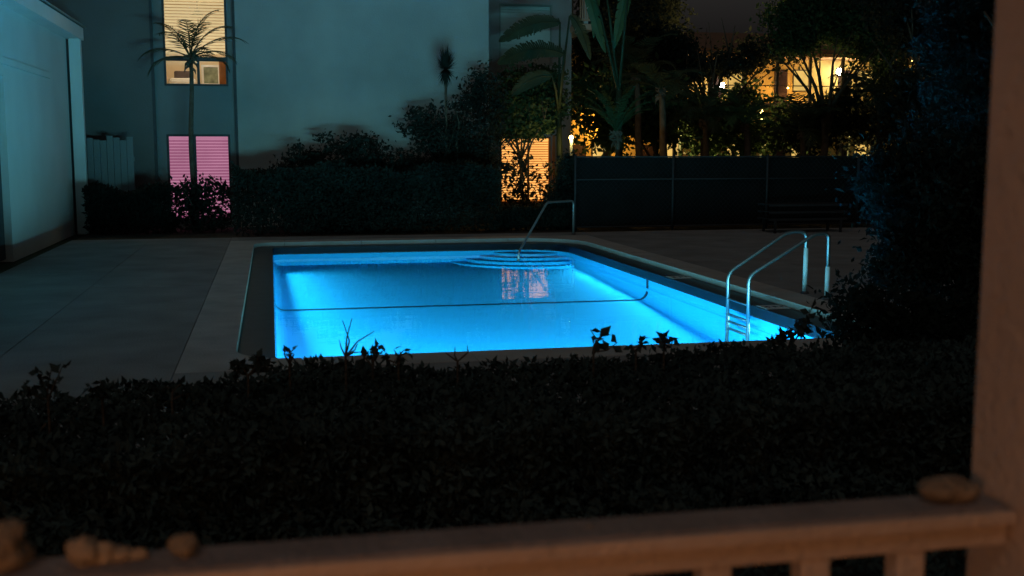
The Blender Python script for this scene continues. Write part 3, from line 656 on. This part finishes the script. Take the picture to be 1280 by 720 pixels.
tree('window_shrub', 'thin leafy shrub silhouetted on the orange window', 'shrub', A(655, 260, 29).x, 29.0, [B(645, 222, 29, 20, 22), B(680, 225, 29, 20, 24), B(665, 250, 29, 42, 12), B(650, 208, 29, 24, 16), B(640, 245, 29, 20, 14)], 720, .16, 25, M['leafdim'], A(660, 190, 29).z, .7, .028, clump=.10, per=9)

# large banana / traveller's plants right of the wing
def paddle(parent, base, ctrl, tip, wid, seed, m=None):
    rr = random.Random(seed); base, ctrl, tip = Vector(base), Vector(ctrl), Vector(tip); N = 34; vs = []; fs = []
    side = (tip - base).cross(Vector((0, 1, 0))).normalized(); prof = lambda s: max(.04, math.sin(PI * min(1, s * .92 + .08)) ** .6)
    P = [base * (1 - s) ** 2 + ctrl * 2 * s * (1 - s) + tip * s * s for s in [k / N for k in range(N + 1)]]
    for sg in (-1, 1):                     # each half torn into ribs between slits
        for k in range(N):
            tn = (P[k + 1] - P[k]).normalized(); sd = tn.cross(Vector((.15, 1, .1))).normalized() * sg; nn = tn.cross(sd) * sg; fold = -nn
            w0, w1 = wid * prof(k / N), wid * prof((k + 1) / N); slit = rr.random() < .38; sh = (P[k + 1] - P[k]) * (rr.uniform(.1, .35) if slit else 0); w1 *= rr.uniform(.86, .98) if slit else 1; lag = tn * w0 * .35
            dz = Vector((0, 0, -rr.uniform(.0, .06) * w0 / max(wid, .01) if slit else 0)); b_ = len(vs)
            vs += [P[k], P[k + 1], P[k] + sd * w0 * .5 + fold * w0 * .18 + lag * .4, P[k + 1] + sd * w1 * .5 + fold * w1 * .18 + lag * .4 - sh * .3, P[k] + sd * w0 + fold * w0 * .3 + lag + dz, P[k + 1] + sd * w1 + fold * w1 * .3 + lag - sh + dz]
            fs += [(b_, b_ + 1, b_ + 3, b_ + 2), (b_ + 2, b_ + 3, b_ + 5, b_ + 4)]
    mb = MB().add(vs, fs); mb.tube(P, [.022 - .018 * k / N for k in range(N + 1)], 5)
    return mb.build('leaf', m or M['banana'], parent, True)
def banana(label, base, leaves, seed, rad=.11, m=None, h=2.4):
    t = thing('banana_plant', label, 'banana plant', base); Bv = Vector(base)
    MB().tube([(0, 0, 0), (.03, 0, h * .5), (0, 0, h)], [rad, rad * .8, rad * .6], 10).build('stem', M['frond'], t, True)
    for i, (st, c, tp, wd) in enumerate(leaves):
        b0 = Vector((0, 0, h - .1)); st, cv, tipv = st - Bv, c - Bv, tp - Bv; mid = b0.lerp(st, .5) + Vector((0, 0, abs(st.x) * .15 + .1))
        MB().tube([b0, mid, st], [.04, .032, .022], 6).build('leaf_stalk', M['frond'], t, True)
        paddle(t, st, cv, tipv, wd, seed + i, m)
    return t
Yb = 26.0
banana('tall banana plant with a broad hanging leaf lit green', (A(772, 250, Yb).x, Yb, 0), [(A(790, -52, Yb), A(784, -10, Yb), A(768, 60, Yb), .16), (A(728, -50, Yb), A(738, 10, Yb), A(757, 66, Yb - .3), .13), (A(750, -60, Yb + .3), A(745, -30, Yb + .3), A(742, 48, Yb + .2), .13)], 41, h=3.3)
AN2 = [(k * 2 * PI / 15, .55 + .7 * ((k * 7) % 5) / 5) for k in range(15)]
pp = A(770, 165, 25.8)
palm('spiky young palm with fan of narrow green fronds right of the wing lamp', (A(775, 280, 25.8).x, 25.8, 0), pp, .07, 15, 1.2, 8, leafm=M['leafgreen'], droop=.8, lw_=.18, angs=[(a, .5 + e * .7) for a, e in AN2])
banana('broad leaved banana plant leaning left across the pale shade', (A(698, 250, 29.6).x, 29.6, 0), [(A(705, 68, 28.5), A(668, 50, 28.5), A(622, 80, 28), .24), (A(700, 28, 28.5), A(665, 22, 28.5), A(624, 52, 28.5), .22), (A(690, 95, 28.5), A(665, 92, 28.5), A(640, 118, 28.5), .2), (A(712, 20, 28.4), A(725, 22, 28.3), A(738, 75, 28), .15)], 47, m=M['frond'], h=2.9)
for i, (px, py, Y, L_, sd, lb) in enumerate([(826, 112, 30.0, 1.4, 61, 'palm standing behind the fence just right of the banana plant'), (880, 150, 32.0, 1.6, 62, 'palm behind the fence under the small yellow lamp'), (932, 155, 31.0, 1.5, 63, 'bushy palm behind the fence left of the orange walkway light'), (1002, 165, 34.0, 1.6, 64, 'palm behind the fence below the dazzling white lamp'), (1098, 125, 33.0, 1.7, 65, 'dark palm at the right end of the lit walkway'),(795, 95, 33, 1.8, 66, 'taller palm rising behind the banana plant')]):
    p = A(px, py, Y); palm(lb, (p.x + .2, Y, 0), p, .10, 15, L_, sd, leafm=M['frond'] if i != 2 else M['leafgreen'], lw_=.5, sw=.055, droop=1.3)
# broadleaf trees closing the view on the right
G = 'trees between the pool and the far walkway building'
tree('broadleaf_tree', 'spreading dark tree whose canopy hangs over the small yellow lamp', 'tree', A(880, 250, 36).x, 36, [B(800, 20, 36, 40, 45), B(965, 62, 36, 40, 14), B(810, 70, 36, 50, 36), B(890, 82, 36, 70, 12), B(850, 90, 36, 36, 20), B(840, 60, 36, 30, 18)], 14000, .17, 31, M['leafdim'], A(880, 20, 36).z, 2.4, .16, G, clump=.26, per=60, shell=.2)
tree('broadleaf_tree', 'green tinged tree above the dazzling white walkway lamp', 'tree', A(1030, 250, 34).x, 34, [B(1035, 20, 34, 80, 38), B(1000, 45, 34, 40, 22), B(1100, 50, 34, 40, 45), B(1040, -10, 34, 60, 30)], 21000, .16, 32, M['leafgreen'], A(1030, 10, 34).z, 2.2, .15, G, clump=.25, per=60, shell=.2)
tree('broadleaf_tree', 'low bushy tree filling the gap below the walkway between the lamps', 'tree', A(925, 250, 38).x, 38, [B(920, 140, 38, 55, 30), B(965, 150, 38, 45, 26), B(880, 155, 38, 50, 26), B(930, 178, 38, 80, 14), B(928, 112, 38, 16, 26)], 4600, .25, 33, M['leafgreen'], A(925, 120, 38).z, 1.6, .1, G, clump=.30, per=48, shell=.15)
tree('broadleaf_tree', 'low leafy tree right of the banana plant near the ground', 'tree', A(815, 250, 35).x, 35, [B(800, 150, 35, 60, 34), B(845, 150, 35, 50, 30), B(750, 160, 35, 40, 28), B(740, 115, 35, 34, 28), B(795, 115, 35, 60, 28)], 5200, .25, 34, M['leafgreen'], A(815, 110, 35).z, 1.6, .1, G, clump=.30, per=48, shell=.15)
tree('broadleaf_tree', 'low dark tree in front of the right end of the lit walkway', 'tree', A(1012, 250, 36).x, 36, [B(1030, 155, 36, 50, 30), B(1075, 145, 36, 45, 38), B(1000, 165, 36, 40, 20), B(1120, 120, 36, 34, 60)], 4600, .25, 35, M['leafdim'], A(1050, 152, 36).z, 1.6, .1, G, clump=.30, per=48, shell=.15)
tree('broadleaf_tree', 'tall black tree mass right of the lit walkway', 'tree', A(1165, 250, 30).x, 30, [B(1180, 60, 30, 66, 80), B(1180, 180, 30, 80, 70), B(1130, 120, 30, 28, 50), B(1230, 100, 30, 60, 90), B(1115, 5, 30, 45, 38)], 30000, .16, 36, M['leafdim'], A(1165, 0, 30).z, 2.5, .18, G, clump=.24, per=70, shell=.1)
tree('broadleaf_tree', 'tall dark tree crown over the banana plant beside the balcony', 'tree', A(760, 250, 40).x, 40, [B(790, 10, 40, 70, 60), B(760, 60, 40, 46, 46), B(745, 95, 40, 36, 30)], 13000, .19, 37, M['leafdim'], A(760, 0, 40).z, 2.0, .14, G, clump=.27, per=55, shell=.2)
hedge('dark hedge growing behind the windscreen fence', A(724, 250, 26.5).x, 17.5, 26.0, 27.2, A(850, 205, 26.2).z, 26000, .11, 14, M['leafdim'], wob=.07)

# near dark tree mass on the right, in front of the ladder's far end
tree('near_tree', 'big black leafy tree in front of the right end of the pool', 'tree', 4.55 * 1.55, 8.9, [B(1150, 420, 8.6, 95, 70), B(1190, 260, 9.2, 115, 130), B(1212, 60, 9.6, 56, 110), B(1100, 460, 8.2, 85, 36), B(1075, 395, 8.6, 36, 45), B(1230, 330, 9, 110, 160), B(1120, 330, 9, 42, 46), B(1250, 120, 10, 90, 150), B(1110, 240, 9.4, 34, 60)], 46000, .075, 38, M['leafdim'], 4.3, 1.0, .12, clump=.10, per=60, shell=.0)
# front hedges between porch and deck
HG = 'hedges between the porch rail and the pool deck'
hedge('dark front hedge at the left, tops ragged against the deck', -2.3, -.05, 4.6, 6.2, .66, 34000, .05, 51, M['leaf'], wob=.05, group=HG)
hedge('dark front hedge in the middle below the near pool edge', -.05, 3.0, 4.6, 6.2, .695, 42000, .05, 52, M['leaf'], wob=.025, group=HG)
hedge('dark front hedge at the right running under the near tree', 3.0, 6.4, 4.6, 6.2, .73, 42000, .05, 53, M['leaf'], wob=.035, group=HG)
hedge('lower dark hedge directly below the porch rail', -2.4, 5.2, 2.3, 4.6, .42, 46000, .05, 54, M['leaf'], wob=.06, group=HG)
def sprig(label, px0, py0, tips, Y, seed, nleaf, size=.05, group='sprigs rising from the front hedge', leafy=(.35, 1)):
    rr = np.random.default_rng(seed); b = A(px0, py0, Y); t = thing('leafy_sprig', label, 'sprig', b, group); mb = MB(); P = []
    for (tx, ty) in tips:
        e = A(tx, ty, Y + rr.uniform(-.1, .1)) - b; mid = e * .5 + Vector((rr.uniform(-.03, .03), 0, rr.uniform(-.02, .02)))
        MB().tube([(0, 0, -.32), (0, 0, 0), mid * .6, mid, e], [.007, .006, .005, .004, .002], 5).build('stem', M['bark'], t)
        for k in range(nleaf):
            s = rr.uniform(*leafy); q = (mid * (s * 2) if s < .5 else mid.lerp(e, s * 2 - 1)); P.append(tuple(q))
    if P: leaf_mesh('leaves', np.array(P), size, M['leaf'], t, rr, .6)
    return t
sprig('bare forked twig rising highest over the left of the pool', 432, 446, [(428, 400), (440, 398), (424, 425), (447, 430)], 5.6, 1, 0)
sprig('thin bare twig slanting right beside the forked twig', 432, 446, [(468, 414), (450, 440)], 5.5, 2, 0)
sprig('low leafy tuft at the near left corner of the pool', 362, 455, [(357, 436), (372, 432), (368, 442)], 5.6, 3, 3, .045)
sprig('leafy tuft just left of centre on the near pool edge', 466, 458, [(462, 436), (472, 432), (480, 437), (455, 446)], 5.7, 4, 8)
sprig('low row of small leaves right of the leafy tuft', 498, 455, [(492, 437), (505, 437), (512, 440), (484, 443)], 5.7, 5, 7, .04)
sprig('tiny forked twig at the middle of the near pool edge', 572, 452, [(569, 434), (584, 432), (556, 440)], 5.6, 6, 0)
sprig('drooping leaf pair on a thin stem right of centre', 742, 440, [(738, 412), (745, 424), (750, 420), (772, 428)], 5.7, 7, 4, .07, leafy=(.55, 1))
sprig('curled leaf spray on the near pool edge right of the drooping pair', 795, 438, [(800, 424), (808, 421), (790, 430)], 5.7, 8, 7, .05)
sprig('small dark leaf cluster nearest the ladder on the near pool edge', 830, 436, [(826, 420), (834, 420), (842, 424), (822, 428)], 5.7, 9, 5, .055)
sprig('long ragged leaf spray at the right near corner of the pool', 985, 436, [(975, 418), (1000, 405), (1012, 400), (960, 424), (1015, 384)], 6.3, 10, 22, .07)
sprig('tall curled twig at the far left of the front hedge', 60, 500, [(78, 458), (45, 462), (30, 478), (64, 462)], 5.4, 11, 12, .05)
sprig('dark sprig with thick leaves over the left deck', 128, 500, [(125, 475), (135, 478), (112, 482)], 5.4, 12, 14, .05)
sprig('arched twig over the left deck near the pool corner', 215, 500, [(205, 482), (228, 478), (240, 492)], 5.4, 13, 8, .045)
sprig('bushy sprig at the left near corner of the coping', 310, 470, [(300, 452), (322, 446), (290, 460), (338, 452)], 5.6, 14, 26, .05)

# ------------------------------------------------------------------ porch: floor, post, rail, balusters
RZ = 1.40
pc = setting('porch_floor', 'porch floor boards under the camera')
for k in range(16): box('floor_board', M['railtop'], pc, -2.2 + k * .3, -1.905 + k * .3, -3.0, 1.50, .34, .38, bevel=.004)
box('porch_edge', M['railpaint'], pc, -2.2, 2.6, 1.502, 1.54, .2, .375)
pr_ = thing('porch_railing', 'warm lit painted porch railing across the bottom with square balusters', 'railing', (0, 1.37, RZ))
MB().box(-1.6, 1.006, -.030, .052, -.02, 0).build('cap', M['railtop'], pr_, bevel=.006)
MB().box(-1.6, 1.006, -.040, -.0305, -.022, -.003).build('cap_nosing', M['railpaint'], pr_, bevel=.003)
MB().box(-1.6, 1.006, -.022, .022, -.058, -.0205).build('top_rail', M['railpaint'], pr_, bevel=.004)
MB().box(-1.6, 1.006, -.022, .022, -.92, -.84).build('bottom_rail', M['railpaint'], pr_, bevel=.004)
bpx = [A(1022, 700, 1.35).x, A(1141, 700, 1.35).x]; dx = bpx[1] - bpx[0]
k = -12
while True:
    x = bpx[0] + k * dx
    if x > .98: break
    if x > -1.6: MB().box(x - .021, x + .021, -.018, .018, -.84, -.0582).build('baluster', M['railpaint'], pr_, bevel=.003)
    k += 1
ps = thing('porch_post', 'square porch post filling the right edge, lit dull brown', 'post', (1.085, 1.37, .38))
MB().box(-.075, .085, -.08, .08, 0, 2.9).build('shaft', M['railpaint'], ps, bevel=.008)
MB().box(-.088, .098, -.093, .093, 0, .14).build('plinth', M['railpaint'], ps, bevel=.008)
# wall lamp on the house behind the camera lights the porch
pw_ = thing('house_wall', 'house wall behind the porch', 'wall', (0, -1.4, 0)); MB().box(-4, 5, -.1, .1, .3, 3.6).build('wall', M['cream'], pw_)
pl_ = thing('porch_lamp', 'warm porch wall lamp behind the camera', 'lamp', (-.9, -1.2, 1.72))
MB().box(-.06, .06, -.1, .0, -.05, .12).build('back_plate', M['trimdark'], pl_); MB().tube([(0, .08, -.12), (0, .08, 0), (0, .08, .12)], [.05, .075, .05], 14).build('lamp_glass', M['lampglass'], pl_, True)
ld = bpy.data.lights.new('porch_light', 'POINT'); ld.energy = 27; ld.color = (1, .45, .23); ld.shadow_soft_size = .08
lo = bpy.data.objects.new('porch_light', ld); COL.objects.link(lo); lo.parent = pl_; lo.location = (0, .22, 0)

# stones and shells lying on the rail cap
def rock(name, label, cat, px, py, Y, rx, ry, rz, seed, m, parts=None, amp=.22):
    rng = np.random.default_rng(seed); p = A(px, py, Y); t = thing(name, label, cat, (p.x, 1.385, RZ), 'stones and shells on the porch rail')
    for q, (ox, oy, ax, ay, az) in enumerate(parts or [(0, 0, rx, ry, rz)]):
        vs = []; fs = []; nu, nv = 28, 18; K = rng.normal(size=(9, 3)) * np.array([3, 3, 3]); ph = rng.uniform(0, 6, 9)
        for j in range(nv + 1):
            for i in range(nu):
                th_, f_ = PI * j / nv, 2 * PI * i / nu; n_ = np.array([math.sin(th_) * math.cos(f_), math.sin(th_) * math.sin(f_), math.cos(th_)])
                s = 1 + amp * sum(math.sin(K[a] @ n_ + ph[a]) / (1 + a * .5) for a in range(9)) * .35
                vs.append((ox + ax * n_[0] * s, oy + ay * n_[1] * s, az * .92 + az * n_[2] * min(s, 1.25)))
        for j in range(nv):
            for i in range(nu): fs.append((j*nu+i, (j+1)*nu+i, (j+1)*nu+(i+1)%nu, j*nu+(i+1)%nu))
        MB().add(vs, fs).build('lobe' if parts else 'body', m, t, True)
    return t
rock('stone', 'flat rounded stone on the rail against the porch post', 'stone', 1187, 620, 1.385, .042, .032, .019, 1, M['rock'])
rock('stone', 'small knobbly stone on the rail, right of the pale shell', 'stone', 232, 700, 1.385, .020, .018, .014, 2, M['rock'], amp=.3)
rock('conch_shell', 'pale knobbly shell with tapering tail on the rail', 'shell', 128, 710, 1.385, 0, 0, 0, 3, M['shell'], [(-.020, 0, .020, .019, .018), (.002, 0, .016, .014, .013), (.021, .002, .016, .010, .010), (.040, .003, .014, .007, .007)], .3)
rock('stone', 'dark reddish stone at the extreme left end of the rail', 'stone', 2, 705, 1.385, .032, .03, .030, 4, M['rock'], amp=.3)
rock('pebble', 'thin pale chip lying on the middle of the rail', 'pebble', 733, 650, 1.40, .006, .004, .0015, 5, M['shell'], amp=.1)
